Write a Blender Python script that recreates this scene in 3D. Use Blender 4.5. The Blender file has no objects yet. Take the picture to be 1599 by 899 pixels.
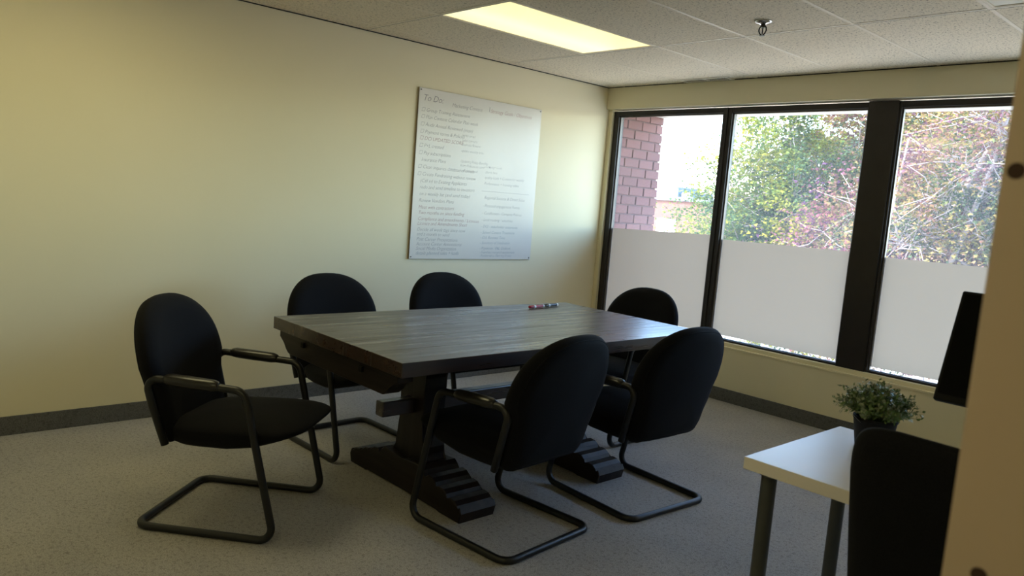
import bpy, bmesh, math, random
from mathutils import Vector, Matrix, noise as mnoise
PI = math.pi
rnd = random.Random(7)
scene = bpy.context.scene
COL = scene.collection

# ------------------------------------------------------------------ camera
cam_d = bpy.data.cameras.new('camera')
cam = bpy.data.objects.new('camera', cam_d)
COL.objects.link(cam)
Rv = Vector((0.6712108, 0.7371007, 0.0784765))
Uv = Vector((-0.1381400, 0.0203681, 0.9902032))
Fv = Vector((-0.7282811, 0.6754759, -0.1154944))
M = Matrix(((Rv.x, Uv.x, -Fv.x, 4.4455), (Rv.y, Uv.y, -Fv.y, -5.0590), (Rv.z, Uv.z, -Fv.z, 1.3861), (0, 0, 0, 1)))
cam.matrix_world = M
cam_d.sensor_fit = 'HORIZONTAL'
cam_d.sensor_width = 36.0
cam_d.lens = 1200.63 / 1599 * 36.0
cam_d.clip_start = 0.05
cam_d.clip_end = 400
cam_d.dof.use_dof = True
cam_d.dof.focus_distance = 4.2
cam_d.dof.aperture_fstop = 5.6
scene.camera = cam

# ------------------------------------------------------------------ sky, sun, exposure
SKY_STRENGTH = 0.90
SUN_ENERGY = 4.2
world = bpy.data.worlds.new('sky')
scene.world = world
world.use_nodes = True
wn = world.node_tree
wn.nodes.clear()
wo = wn.nodes.new('ShaderNodeOutputWorld')
wb = wn.nodes.new('ShaderNodeBackground')
ws = wn.nodes.new('ShaderNodeTexSky')
ws.sky_type = 'NISHITA'
ws.sun_disc = False
ws.sun_elevation = math.radians(42)
ws.sun_rotation = math.radians(215)
ws.air_density = 1.0
ws.dust_density = 1.2
ws.ozone_density = 1.2
wb.inputs[1].default_value = SKY_STRENGTH
whs = wn.nodes.new('ShaderNodeHueSaturation')      # hazy daylight, a camera balanced for the room
whs.inputs['Saturation'].default_value = 1.08
wn.links.new(ws.outputs[0], whs.inputs['Color'])
wn.links.new(whs.outputs[0], wb.inputs[0])
wn.links.new(wb.outputs[0], wo.inputs[0])
sun_d = bpy.data.lights.new('sun', 'SUN')
sun_d.energy = SUN_ENERGY
sun_d.angle = math.radians(0.6)
sun_d.color = (1.0, 0.93, 0.82)
sun = bpy.data.objects.new('sun', sun_d)
COL.objects.link(sun)
sd = Vector((-0.35, -0.64, 0.68)).normalized()      # towards the sun: behind the building
sun.rotation_euler = sd.to_track_quat('Z', 'Y').to_euler()
# portal: guides sky sampling through the window band, gives no light itself
por_d = bpy.data.lights.new('window_portal', 'AREA')
por_d.shape = 'RECTANGLE'
por_d.size = 4.9
por_d.size_y = 1.9
por_d.cycles.is_portal = True
por = bpy.data.objects.new('window_portal', por_d)
por.location = (2.4, 0.16, 1.3)
por.rotation_euler = (-PI / 2, 0, 0)
COL.objects.link(por)
vs = scene.view_settings
vs.view_transform = 'Standard'
vs.look = 'None'
vs.exposure = 1.66
vs.gamma = 1.0
vs.use_curve_mapping = False
scene.cycles.max_bounces = 10
scene.cycles.diffuse_bounces = 6
scene.cycles.transparent_max_bounces = 12
scene.cycles.caustics_reflective = False
scene.cycles.caustics_refractive = False
scene.cycles.sample_clamp_indirect = 6.0
scene.cycles.use_denoising = True

LAMP_COLOR = (1.0, 0.86, 0.42)
LENS_SEEN = 0.34          # fixture in view
LENS_BEHIND = 1.8         # fixtures behind the camera

# ------------------------------------------------------------------ materials
class NT:
    def __init__(s, name):
        s.m = bpy.data.materials.new(name)
        s.m.use_nodes = True
        s.t = s.m.node_tree
        s.b = s.t.nodes['Principled BSDF']
        s.out = s.t.nodes['Material Output']
    def n(s, kind, **kw):
        x = s.t.nodes.new(kind)
        for k, v in kw.items():
            if k.startswith('i_'):
                key = k[2:].replace('_', ' ')
                x.inputs[key].default_value = v
            else:
                setattr(x, k, v)
        return x
    def l(s, a, b):
        s.t.links.new(a, b)
    def coord(s, kind='Object', scale=(1, 1, 1)):
        c = s.n('ShaderNodeTexCoord')
        mp = s.n('ShaderNodeMapping')
        mp.inputs['Scale'].default_value = scale
        s.l(c.outputs[kind], mp.inputs[0])
        return mp.outputs[0]
    def noise(s, vec, scale, detail=3, rough=0.5):
        x = s.n('ShaderNodeTexNoise')
        x.inputs['Scale'].default_value = scale
        x.inputs['Detail'].default_value = detail
        x.inputs['Roughness'].default_value = rough
        s.l(vec, x.inputs['Vector'])
        return x
    def ramp(s, fac, stops, interp='LINEAR'):
        r = s.n('ShaderNodeValToRGB')
        r.color_ramp.interpolation = interp
        el = r.color_ramp.elements
        while len(el) < len(stops):
            el.new(0.5)
        for e, (p, c) in zip(el, stops):
            e.position = p
            e.color = (*c, 1) if len(c) == 3 else c
        s.l(fac, r.inputs[0])
        return r
    def bump(s, h, strength, dist=0.01):
        b = s.n('ShaderNodeBump')
        b.inputs['Strength'].default_value = strength
        b.inputs['Distance'].default_value = dist
        s.l(h, b.inputs['Height'])
        s.l(b.outputs[0], s.b.inputs['Normal'])
    def set(s, **kw):
        for k, v in kw.items():
            s.b.inputs[k.replace('_', ' ')].default_value = v

def c4(c): return (c[0], c[1], c[2], 1)

def plain(name, color, rough=0.5, metal=0.0, var=0.08, scale=30, bump=0.0, spec=None, sheen=0.0):
    k = NT(name)
    v = k.coord('Object')
    nz = k.noise(v, scale, 4)
    lo = tuple(max(0, x * (1 - var)) for x in color)
    hi = tuple(min(1, x * (1 + var)) for x in color)
    r = k.ramp(nz.outputs['Fac'], [(0.3, lo), (0.7, hi)])
    k.l(r.outputs[0], k.b.inputs['Base Color'])
    k.set(Roughness=rough, Metallic=metal)
    if spec is not None:
        k.b.inputs['Specular IOR Level'].default_value = spec
    if sheen:
        k.b.inputs['Sheen Weight'].default_value = sheen
        k.b.inputs['Sheen Roughness'].default_value = 0.4
    if bump:
        k.bump(nz.outputs['Fac'], bump, 0.002)
    return k.m

def make_paint():
    k = NT('cream_wall_paint')
    v = k.coord('Object')
    n1 = k.noise(v, 1.3, 3)
    r = k.ramp(n1.outputs['Fac'], [(0.3, (0.745, 0.68, 0.47)), (0.7, (0.775, 0.705, 0.495))])
    k.l(r.outputs[0], k.b.inputs['Base Color'])
    k.set(Roughness=0.55)
    k.b.inputs['Specular IOR Level'].default_value = 0.35
    n2 = k.noise(v, 260, 3)
    k.bump(n2.outputs['Fac'], 0.08, 0.002)
    return k.m

def make_carpet(name, a, b, dark):
    k = NT(name)
    v = k.coord('Object')
    n1 = k.noise(v, 210, 4, 0.7)
    n2 = k.noise(v, 2.2, 4, 0.6)
    n3 = k.noise(v, 60, 3, 0.7)
    r = k.ramp(n1.outputs['Fac'], [(0.30, dark), (0.5, a), (0.72, b)])
    r3 = k.ramp(n3.outputs['Fac'], [(0.28, (0.55, 0.54, 0.52)), (0.5, (1, 1, 1))])
    r2 = k.ramp(n2.outputs['Fac'], [(0.3, (0.86, 0.86, 0.86)), (0.7, (1.06, 1.05, 1.03))])
    m1 = k.n('ShaderNodeMixRGB', blend_type='MULTIPLY')
    m1.inputs[0].default_value = 1
    k.l(r.outputs[0], m1.inputs[1]); k.l(r3.outputs[0], m1.inputs[2])
    m2 = k.n('ShaderNodeMixRGB', blend_type='MULTIPLY')
    m2.inputs[0].default_value = 1
    k.l(m1.outputs[0], m2.inputs[1]); k.l(r2.outputs[0], m2.inputs[2])
    k.l(m2.outputs[0], k.b.inputs['Base Color'])
    k.set(Roughness=0.95)
    k.b.inputs['Specular IOR Level'].default_value = 0.1
    k.b.inputs['Sheen Weight'].default_value = 0.15
    k.bump(n1.outputs['Fac'], 0.6, 0.006)
    return k.m

def make_tile():
    k = NT('fissured_ceiling_tile')
    v = k.coord('Object')
    oi = k.n('ShaderNodeObjectInfo')
    add = k.n('ShaderNodeVectorMath', operation='ADD')
    sc = k.n('ShaderNodeVectorMath', operation='SCALE')
    cb = k.n('ShaderNodeCombineXYZ')
    for i in range(2):
        k.l(oi.outputs['Random'], cb.inputs[i])
    k.l(cb.outputs[0], sc.inputs[0]); sc.inputs['Scale'].default_value = 37
    k.l(v, add.inputs[0]); k.l(sc.outputs[0], add.inputs[1])
    mp = k.n('ShaderNodeMapping'); mp.inputs['Scale'].default_value = (1.5, 0.9, 1)
    k.l(add.outputs[0], mp.inputs[0])
    pits = k.noise(mp.outputs[0], 62, 3, 0.65)
    fine = k.noise(mp.outputs[0], 190, 2, 0.6)
    r = k.ramp(pits.outputs['Fac'], [(0.34, (0.36, 0.31, 0.24)), (0.42, (0.78, 0.69, 0.545)), (0.6, (0.84, 0.75, 0.60))])
    r2 = k.ramp(fine.outputs['Fac'], [(0.33, (0.72, 0.72, 0.72)), (0.45, (1, 1, 1))])
    m = k.n('ShaderNodeMixRGB', blend_type='MULTIPLY'); m.inputs[0].default_value = 1
    k.l(r.outputs[0], m.inputs[1]); k.l(r2.outputs[0], m.inputs[2])
    k.l(m.outputs[0], k.b.inputs['Base Color'])
    k.set(Roughness=0.95)
    k.b.inputs['Specular IOR Level'].default_value = 0.1
    k.bump(r.outputs[0], 0.5, 0.004)
    return k.m

def make_wood(name, axis=1, lo=(0.018, 0.010, 0.008), hi=(0.075, 0.045, 0.034), rough=0.36, spec=0.3):
    k = NT(name)
    oi = k.n('ShaderNodeObjectInfo')
    s = [26, 26, 26]; s[axis] = 1.6
    v = k.coord('Object', tuple(s))
    add = k.n('ShaderNodeVectorMath', operation='ADD')
    cb = k.n('ShaderNodeCombineXYZ')
    mul = k.n('ShaderNodeMath', operation='MULTIPLY'); mul.inputs[1].default_value = 23
    k.l(oi.outputs['Random'], mul.inputs[0])
    for i in range(3):
        k.l(mul.outputs[0], cb.inputs[i])
    k.l(v, add.inputs[0]); k.l(cb.outputs[0], add.inputs[1])
    n1 = k.noise(add.outputs[0], 1.0, 6, 0.62)
    r = k.ramp(n1.outputs['Fac'], [(0.30, lo), (0.5, tuple((a + b) / 2 for a, b in zip(lo, hi))), (0.72, hi)])
    k.l(r.outputs[0], k.b.inputs['Base Color'])
    rr = k.ramp(n1.outputs['Fac'], [(0.3, (rough + 0.1,) * 3), (0.7, (rough - 0.05,) * 3)])
    k.l(rr.outputs[0], k.b.inputs['Roughness'])
    k.b.inputs['Specular IOR Level'].default_value = spec
    k.bump(n1.outputs['Fac'], 0.06, 0.002)
    return k.m

def make_fabric():
    k = NT('black_weave_fabric')
    v = k.coord('Object')
    n1 = k.noise(v, 420, 2, 0.6)
    n2 = k.noise(v, 5, 3)
    r = k.ramp(n1.outputs['Fac'], [(0.3, (0.0025, 0.0025, 0.003)), (0.7, (0.008, 0.008, 0.010))])
    k.l(r.outputs[0], k.b.inputs['Base Color'])
    k.set(Roughness=0.85)
    k.b.inputs['Specular IOR Level'].default_value = 0.12
    k.b.inputs['Sheen Weight'].default_value = 0.02
    k.b.inputs['Sheen Roughness'].default_value = 0.5
    k.bump(n1.outputs['Fac'], 0.35, 0.0015)
    return k.m

def make_lens(name, strength):
    k = NT(name)
    v = k.coord('Object')
    sep = k.n('ShaderNodeSeparateXYZ'); k.l(v, sep.inputs[0])
    # the tube on the wall side of the fixture burns whiter than the other
    mr = k.n('ShaderNodeMapRange')
    mr.inputs['From Min'].default_value = -0.3; mr.inputs['From Max'].default_value = 0.3
    k.l(sep.outputs[0], mr.inputs['Value'])
    r = k.ramp(mr.outputs[0], [(0.05, (0.95, 0.86, 0.44)), (0.35, (0.92, 0.86, 0.58)), (0.6, (0.94, 0.83, 0.40)), (1.0, (0.92, 0.79, 0.33))])
    k.set(Roughness=0.3)
    k.b.inputs['Base Color'].default_value = (0.8, 0.78, 0.65, 1)
    k.l(r.outputs[0], k.b.inputs['Emission Color'])
    k.b.inputs['Emission Strength'].default_value = strength
    return k.m

def make_glass():
    k = NT('hazy_window_glass')
    tr = k.n('ShaderNodeBsdfTransparent'); tr.inputs[0].default_value = (0.93, 0.95, 0.94, 1)
    gl = k.n('ShaderNodeBsdfGlossy'); gl.inputs['Roughness'].default_value = 0.02
    du = k.n('ShaderNodeBsdfTranslucent'); du.inputs[0].default_value = (0.9, 0.88, 0.92, 1)
    fr = k.n('ShaderNodeFresnel'); fr.inputs[0].default_value = 1.45
    m1 = k.n('ShaderNodeMixShader'); m2 = k.n('ShaderNodeMixShader')
    v = k.coord('Object')
    nz = k.noise(v, 2.0, 3)
    veil = k.ramp(nz.outputs['Fac'], [(0.3, (0.035,) * 3), (0.7, (0.07,) * 3)])  # translucent share added for the bright haze over the outside view
    k.l(veil.outputs[0], m1.inputs[0])
    k.l(tr.outputs[0], m1.inputs[1]); k.l(du.outputs[0], m1.inputs[2])
    k.l(fr.outputs[0], m2.inputs[0])
    k.l(m1.outputs[0], m2.inputs[1]); k.l(gl.outputs[0], m2.inputs[2])
    k.l(m2.outputs[0], k.out.inputs[0])
    return k.m

def make_film():
    k = NT('frosted_window_film')
    v = k.coord('Object')
    nz = k.noise(v, 1.2, 3)
    r = k.ramp(nz.outputs['Fac'], [(0.3, (0.285, 0.222, 0.163)), (0.7, (0.297, 0.232, 0.172))])
    tl = k.n('ShaderNodeBsdfTranslucent'); k.l(r.outputs[0], tl.inputs[0])
    df = k.n('ShaderNodeBsdfDiffuse'); k.l(r.outputs[0], df.inputs[0])
    mx = k.n('ShaderNodeMixShader'); mx.inputs[0].default_value = 0.45
    k.l(tl.outputs[0], mx.inputs[1]); k.l(df.outputs[0], mx.inputs[2])
    gl = k.n('ShaderNodeBsdfGlossy'); gl.inputs['Roughness'].default_value = 0.4
    m2 = k.n('ShaderNodeMixShader'); m2.inputs[0].default_value = 0.03
    k.l(mx.outputs[0], m2.inputs[1]); k.l(gl.outputs[0], m2.inputs[2])
    k.l(m2.outputs[0], k.out.inputs[0])
    return k.m

def make_leaf(name, stops, scale=0.5):
    k = NT(name)
    g = k.n('ShaderNodeNewGeometry')
    mp = k.n('ShaderNodeMapping'); k.l(g.outputs['Position'], mp.inputs[0])
    n1 = k.noise(mp.outputs[0], scale, 3, 0.6)
    n2 = k.noise(mp.outputs[0], 9, 2)
    ad = k.n('ShaderNodeMath', operation='MULTIPLY_ADD')
    k.l(n2.outputs['Fac'], ad.inputs[0]); ad.inputs[1].default_value = 0.35
    k.l(n1.outputs['Fac'], ad.inputs[2])
    sb = k.n('ShaderNodeMath', operation='SUBTRACT'); k.l(ad.outputs[0], sb.inputs[0]); sb.inputs[1].default_value = 0.175
    r = k.ramp(sb.outputs[0], stops)
    df = k.n('ShaderNodeBsdfDiffuse'); tl = k.n('ShaderNodeBsdfTranslucent')
    k.l(r.outputs[0], df.inputs[0]); k.l(r.outputs[0], tl.inputs[0])
    mx = k.n('ShaderNodeMixShader'); mx.inputs[0].default_value = 0.4
    k.l(df.outputs[0], mx.inputs[1]); k.l(tl.outputs[0], mx.inputs[2])
    k.l(mx.outputs[0], k.out.inputs[0])
    return k.m

def make_brick():
    k = NT('red_brick')
    oi = k.n('ShaderNodeObjectInfo')
    v = k.coord('Object')
    nz = k.noise(v, 40, 4, 0.7)
    r = k.ramp(oi.outputs['Random'], [(0, (0.165, 0.068, 0.062)), (0.5, (0.195, 0.080, 0.072)), (1, (0.225, 0.096, 0.087))])
    r2 = k.ramp(nz.outputs['Fac'], [(0.3, (0.75,) * 3), (0.7, (1.1,) * 3)])
    m = k.n('ShaderNodeMixRGB', blend_type='MULTIPLY'); m.inputs[0].default_value = 1
    k.l(r.outputs[0], m.inputs[1]); k.l(r2.outputs[0], m.inputs[2])
    k.l(m.outputs[0], k.b.inputs['Base Color'])
    k.set(Roughness=0.9)
    k.bump(nz.outputs['Fac'], 0.4, 0.004)
    return k.m

MT = dict(
    paint=make_paint(),
    carpet=make_carpet('grey_loop_carpet', (0.42, 0.405, 0.395), (0.56, 0.545, 0.53), (0.18, 0.172, 0.165)),
    base=make_carpet('grey_carpet_baseboard', (0.135, 0.135, 0.13), (0.20, 0.20, 0.19), (0.065, 0.065, 0.062)),
    tile=make_tile(),
    tee=plain('cream_ceiling_grid_metal', (0.80, 0.71, 0.57), 0.5, 0.0, 0.03),
    shadowgap=plain('dark_gap_shade', (0.02, 0.018, 0.015), 0.9),  # near-black for painted shade in ceiling gaps and for the deck above
    lens=make_lens('lit_acrylic_lens', LENS_SEEN),
    lens_back=make_lens('bright_acrylic_lens', LENS_BEHIND),
    lens_off=plain('unlit_acrylic_lens', (0.66, 0.62, 0.48), 0.4, 0, 0.02),
    bronze=plain('dark_bronze_window_frame', (0.022, 0.018, 0.017), 0.42, 0.3, 0.15, 12),
    bronze_edge=plain('grey_bronze_bead', (0.10, 0.088, 0.08), 0.4, 0.4, 0.15, 12),  # lighter, greyer bronze for the inner bead
    glass=make_glass(), film=make_film(),
    board=plain('white_marker_board', (0.66, 0.64, 0.60), 0.28, 0, 0.02, 3),
    boardedge=plain('fibreboard_edge', (0.20, 0.15, 0.09), 0.8),
    ink=plain('grey_marker_ink', (0.27, 0.26, 0.28), 0.6),
    ink_red=plain('red_marker_ink', (0.36, 0.19, 0.20), 0.6),
    ink_blue=plain('blue_grey_marker_ink', (0.17, 0.22, 0.27), 0.6),
    fabric=make_fabric(),
    steel=plain('black_powder_coated_steel', (0.005, 0.005, 0.005), 0.42, 0.0, 0.15, 40),
    pad=plain('black_moulded_armrest', (0.016, 0.015, 0.014), 0.28, 0, 0.1, 40),
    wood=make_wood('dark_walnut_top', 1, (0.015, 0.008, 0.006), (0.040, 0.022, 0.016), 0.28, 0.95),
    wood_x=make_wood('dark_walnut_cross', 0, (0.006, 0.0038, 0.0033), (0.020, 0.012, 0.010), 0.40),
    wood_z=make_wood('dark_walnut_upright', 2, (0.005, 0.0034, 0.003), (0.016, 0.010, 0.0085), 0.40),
    desk_white=plain('white_laminate', (0.76, 0.715, 0.675), 0.30, 0, 0.015, 6),
    desk_edge=plain('white_laminate_edge', (0.62, 0.61, 0.56), 0.4, 0, 0.02, 6),
    leg_grey=plain('dark_grey_steel_leg', (0.060, 0.062, 0.055), 0.4, 0.2, 0.06, 20),
    plastic=plain('matt_black_plastic', (0.005, 0.005, 0.005), 0.6, 0, 0.1, 60, spec=0.15),
    screen=plain('black_screen', (0.003, 0.003, 0.003), 0.7, 0, 0.1, 10, spec=0.08),
    pot=plain('black_plastic_pot', (0.006, 0.006, 0.008), 0.6, 0, 0.1, 40, spec=0.2),
    soil=plain('dark_soil', (0.03, 0.022, 0.015), 0.95, 0, 0.5, 120, 0.5),
    paper=plain('pale_grey_paper', (0.45, 0.45, 0.43), 0.7, 0, 0.03),
    herb=plain('green_herb_leaf', (0.085, 0.15, 0.038), 0.5, 0, 0.45, 45),
    herb_pale=plain('pale_green_herb_leaf', (0.19, 0.23, 0.12), 0.5, 0, 0.3, 45),
    red=plain('red_marker_plastic', (0.36, 0.012, 0.035), 0.25),
    black=plain('black_marker_plastic', (0.012, 0.012, 0.014), 0.25),
    white=plain('white_marker_plastic', (0.75, 0.74, 0.72), 0.3, 0, 0.02),
    chrome=plain('chrome', (0.75, 0.74, 0.72), 0.15, 1.0, 0.03),
    brass_dark=plain('dark_bronze_sprinkler', (0.05, 0.045, 0.04), 0.3, 0.8, 0.1),
    recess=plain('grey_slot_shade', (0.16, 0.15, 0.13), 0.8),
    vent=plain('white_enamel_vent', (0.86, 0.80, 0.70), 0.4, 0, 0.02),
    melamine=plain('beige_melamine', (0.46, 0.36, 0.285), 0.6, 0, 0.03, 2.5),
    hole=plain('brown_hole_shade', (0.035, 0.014, 0.008), 0.8, 0, 0.3, 300),
    brick=make_brick(),
    mortar=plain('red_tinted_mortar', (0.15, 0.085, 0.078), 0.95, 0, 0.15, 60),
    concrete=plain('pale_soffit_concrete', (0.62, 0.59, 0.54), 0.8, 0, 0.06, 4),
    far_brick=plain('far_pink_brick', (0.085, 0.038, 0.030), 0.9, 0, 0.1, 3),
    far_cap=plain('grey_roof_cap', (0.07, 0.08, 0.115), 0.6, 0, 0.1, 3),
    far_unit=plain('blue_grey_roof_unit', (0.07, 0.10, 0.15), 0.5, 0, 0.15, 2),
    far_white=plain('white_painted_door', (0.80, 0.79, 0.77), 0.6, 0, 0.02, 2),
    ground=plain('pale_bounce_ground', (0.48, 0.43, 0.35), 0.95, 0, 0.12, 0.6),  # ground paled and warmed to bounce sunlight up through the windows
    bark=plain('pale_grey_bark', (0.26, 0.22, 0.22), 0.9, 0, 0.25, 8, 0.4),
    leaf_green=make_leaf('green_maple_leaves', [(0.32, (0.030, 0.065, 0.035)), (0.46, (0.065, 0.115, 0.04)), (0.54, (0.19, 0.22, 0.035)), (0.64, (0.28, 0.25, 0.04))], 0.9),
    leaf_mixed=make_leaf('turning_maple_leaves', [(0.32, (0.035, 0.065, 0.045)), (0.45, (0.08, 0.11, 0.05)), (0.51, (0.26, 0.20, 0.06)), (0.56, (0.19, 0.10, 0.07)), (0.66, (0.12, 0.06, 0.085))], 0.9),
    leaf_red=make_leaf('red_maple_leaves', [(0.32, (0.05, 0.08, 0.04)), (0.42, (0.18, 0.13, 0.06)), (0.48, (0.19, 0.075, 0.08)), (0.62, (0.085, 0.04, 0.085))], 0.9),
    leaf_dark=make_leaf('dark_green_leaves', [(0.3, (0.025, 0.045, 0.045)), (0.55, (0.04, 0.075, 0.05)), (0.7, (0.11, 0.12, 0.05))], 0.4),
)

# ------------------------------------------------------------------ mesh helpers
def finish(name, bm, mat, parent=None, smooth=False, angle=None):
    bmesh.ops.recalc_face_normals(bm, faces=bm.faces[:])
    me = bpy.data.meshes.new(name)
    bm.to_mesh(me); bm.free()
    mats = mat if isinstance(mat, (list, tuple)) else [mat]
    for m in mats:
        me.materials.append(m)
    if smooth:
        for p in me.polygons:
            p.use_smooth = True
        if angle is not None:
            me.set_sharp_from_angle(angle=math.radians(angle))
    o = bpy.data.objects.new(name, me)
    COL.objects.link(o)
    if parent is not None:
        o.parent = parent
    return o

def rawmesh(name, verts, faces, mat, parent=None, smooth=False):
    me = bpy.data.meshes.new(name)
    me.from_pydata(verts, [], faces)
    mats = mat if isinstance(mat, (list, tuple)) else [mat]
    for m in mats:
        me.materials.append(m)
    if smooth:
        me.polygons.foreach_set('use_smooth', [True] * len(me.polygons))
    o = bpy.data.objects.new(name, me)
    COL.objects.link(o)
    if parent is not None:
        o.parent = parent
    return o

def bx(bm, x0, x1, y0, y1, z0, z1, mi=0, bevel=0.0, seg=2):
    t = bmesh.new()
    vs_ = [t.verts.new((x, y, z)) for x in (x0, x1) for y in (y0, y1) for z in (z0, z1)]
    for f in ((0, 1, 3, 2), (4, 6, 7, 5), (0, 4, 5, 1), (2, 3, 7, 6), (0, 2, 6, 4), (1, 5, 7, 3)):
        t.faces.new([vs_[i] for i in f])
    if bevel:
        bmesh.ops.bevel(t, geom=t.edges[:], offset=bevel, segments=seg, affect='EDGES', profile=0.5)
    merge(bm, t, mi)

def merge(bm, t, mi=0, mat=None):
    if mat is not None:
        t.transform(mat)
    vm = [bm.verts.new(v.co) for v in t.verts]
    t.verts.index_update()
    for f in t.faces:
        try:
            nf = bm.faces.new([vm[v.index] for v in f.verts])
            nf.material_index = mi
        except ValueError:
            pass
    t.free()

def box(name, x0, x1, y0, y1, z0, z1, mat, parent=None, bevel=0.0):
    bm = bmesh.new()
    bx(bm, x0, x1, y0, y1, z0, z1, 0, bevel)
    return finish(name, bm, mat, parent)

def round_path(pts, r, n=7, closed=False):
    pts = [Vector(p) for p in pts]
    out = []
    N = len(pts)
    for i, p in enumerate(pts):
        if not closed and i in (0, N - 1):
            out.append(p); continue
        a = pts[i - 1]; b = pts[(i + 1) % N]
        rr = r[i] if isinstance(r, (list, tuple)) else r
        da = (a - p); db = (b - p)
        ang = da.angle(db)
        if abs(ang - PI) < 0.02 or rr <= 0:
            out.append(p); continue
        d = min(rr / math.tan(ang / 2), da.length * 0.49, db.length * 0.49)
        rad = d * math.tan(ang / 2)
        ta = p + da.normalized() * d
        tb = p + db.normalized() * d
        bis = (da.normalized() + db.normalized()).normalized()
        c = p + bis * (rad / math.sin(ang / 2))
        va = ta - c; vb = tb - c
        tot = va.angle(vb)
        for k in range(n + 1):
            t = k / n
            s = math.sin(tot)
            out.append(c + va * (math.sin((1 - t) * tot) / s) + vb * (math.sin(t * tot) / s))
    return out

def tube(bm, pts, r, n=10, closed=False, mi=0, caps=True, flat=1.0):
    pts = [Vector(p) for p in pts]
    N = len(pts)
    rr = r if isinstance(r, (list, tuple)) else [r] * N
    rings = []
    prev = None
    for i in range(N):
        if closed:
            t = (pts[(i + 1) % N] - pts[i - 1])
        elif i == 0: t = pts[1] - pts[0]
        elif i == N - 1: t = pts[-1] - pts[-2]
        else: t = pts[i + 1] - pts[i - 1]
        if t.length < 1e-9: t = Vector((0, 0, 1))
        t.normalize()
        if prev is None:
            a = Vector((0, 0, 1)) if abs(t.z) < 0.9 else Vector((1, 0, 0))
            nrm = (a - t * a.dot(t)).normalized()
        else:
            nrm = prev - t * prev.dot(t)
            nrm = nrm.normalized() if nrm.length > 1e-6 else prev
        prev = nrm
        bi = t.cross(nrm)
        rings.append([bm.verts.new(pts[i] + (nrm * math.cos(2 * PI * k / n) + bi * math.sin(2 * PI * k / n) * flat) * rr[i]) for k in range(n)])
    M_ = N if closed else N - 1
    for i in range(M_):
        a = rings[i]; b = rings[(i + 1) % N]
        for k in range(n):
            f = bm.faces.new((a[k], a[(k + 1) % n], b[(k + 1) % n], b[k])); f.material_index = mi
    if caps and not closed:
        bm.faces.new(rings[0][::-1]).material_index = mi
        bm.faces.new(rings[-1]).material_index = mi

def lathe(bm, prof, n=24, cx=0, cy=0, mi=0, mat=None):
    t = bmesh.new()
    rings = []
    for r, z in prof:
        if r < 1e-6:
            rings.append([t.verts.new((cx, cy, z))])
        else:
            rings.append([t.verts.new((cx + r * math.cos(2 * PI * k / n), cy + r * math.sin(2 * PI * k / n), z)) for k in range(n)])
    for a, b in zip(rings, rings[1:]):
        for k in range(n):
            if len(a) == 1 and len(b) == 1: continue
            if len(a) == 1: t.faces.new((a[0], b[(k + 1) % n], b[k]))
            elif len(b) == 1: t.faces.new((a[k], a[(k + 1) % n], b[0]))
            else: t.faces.new((a[k], a[(k + 1) % n], b[(k + 1) % n], b[k]))
    merge(bm, t, mi, mat)

def prism_xz(bm, poly, y0, y1, bevel=0.0, mi=0):
    """extrude a polygon of (x, z) along y"""
    t = bmesh.new()
    a = [t.verts.new((x, y0, z)) for x, z in poly]
    b = [t.verts.new((x, y1, z)) for x, z in poly]
    t.faces.new(a); t.faces.new(b[::-1])
    n = len(poly)
    for i in range(n):
        t.faces.new((a[i], b[i], b[(i + 1) % n], a[(i + 1) % n]))
    if bevel:
        es = [e for e in t.edges if abs(e.verts[0].co.y - e.verts[1].co.y) < 1e-6]
        bmesh.ops.bevel(t, geom=es, offset=bevel, segments=1, affect='EDGES')
    merge(bm, t, mi)

def thing(name, label, cat, loc=(0, 0, 0), rz=0.0, group=None):
    o = bpy.data.objects.new(name, None)
    o.empty_display_size = 0.1
    COL.objects.link(o)
    o.location = loc
    o.rotation_euler = (0, 0, rz)
    o['label'] = label; o['category'] = cat
    if group: o['group'] = group
    return o

def tag(o, label, cat, group=None):
    o['label'] = label; o['category'] = cat
    if group: o['group'] = group
    return o

def struct(o, label=None):
    o['kind'] = 'structure'
    if label: o['label'] = label
    return o

def empty_struct(name, label=None, loc=(0, 0, 0)):
    o = bpy.data.objects.new(name, None)
    o.empty_display_size = 0.1
    o.location = loc
    COL.objects.link(o)
    return struct(o, label)

# ------------------------------------------------------------------ room shell
H = 2.38
X1 = 5.25          # right wall
YF = -6.7          # wall behind the camera
struct(box('floor', -0.1, X1 + 0.1, YF - 0.1, 0.1, -0.12, 0.0, MT['carpet']), 'grey speckled loop carpet floor')
struct(box('wall_left', -0.14, 0.0, YF, 0.20, -0.1, H + 0.15, MT['paint']), 'long cream painted wall holding the whiteboard')
struct(box('wall_right', X1, X1 + 0.14, YF, 0.20, -0.1, H + 0.15, MT['paint']), 'cream painted right wall')
struct(box('wall_front', -0.14, X1 + 0.14, YF - 0.14, YF, -0.1, H + 0.15, MT['paint']), 'cream painted wall behind the viewer')
bm = bmesh.new()
bx(bm, 0.0, X1, 0.0, 0.20, -3.6, 0.405)
struct(finish('wall_back', bm, MT['paint']), 'cream painted wall under the windows')
bm = bmesh.new()
bx(bm, 0.0, X1, 0.0, 0.20, 2.2, H + 0.15)
bx(bm, 4.72, X1, 0.0, 0.20, 0.405, 2.2)
struct(finish('wall_back', bm, MT['paint']), 'cream painted bulkhead above the windows')
bm = bmesh.new()
bx(bm, 0.0, 4.72, -0.006, 0.06, 0.400, 0.412, 0, 0.002)
bx(bm, 0.0, 4.72, 0.02, 0.14, 0.405, 0.438)
struct(finish('trim_1', bm, MT['paint']), 'cream window sill running under all windows')
# left reveal of the window opening
struct(box('trim_2', 0.0, 0.045, 0.03, 0.16, 0.41, 2.2, MT['paint']), 'narrow cream reveal left of the windows')
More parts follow.
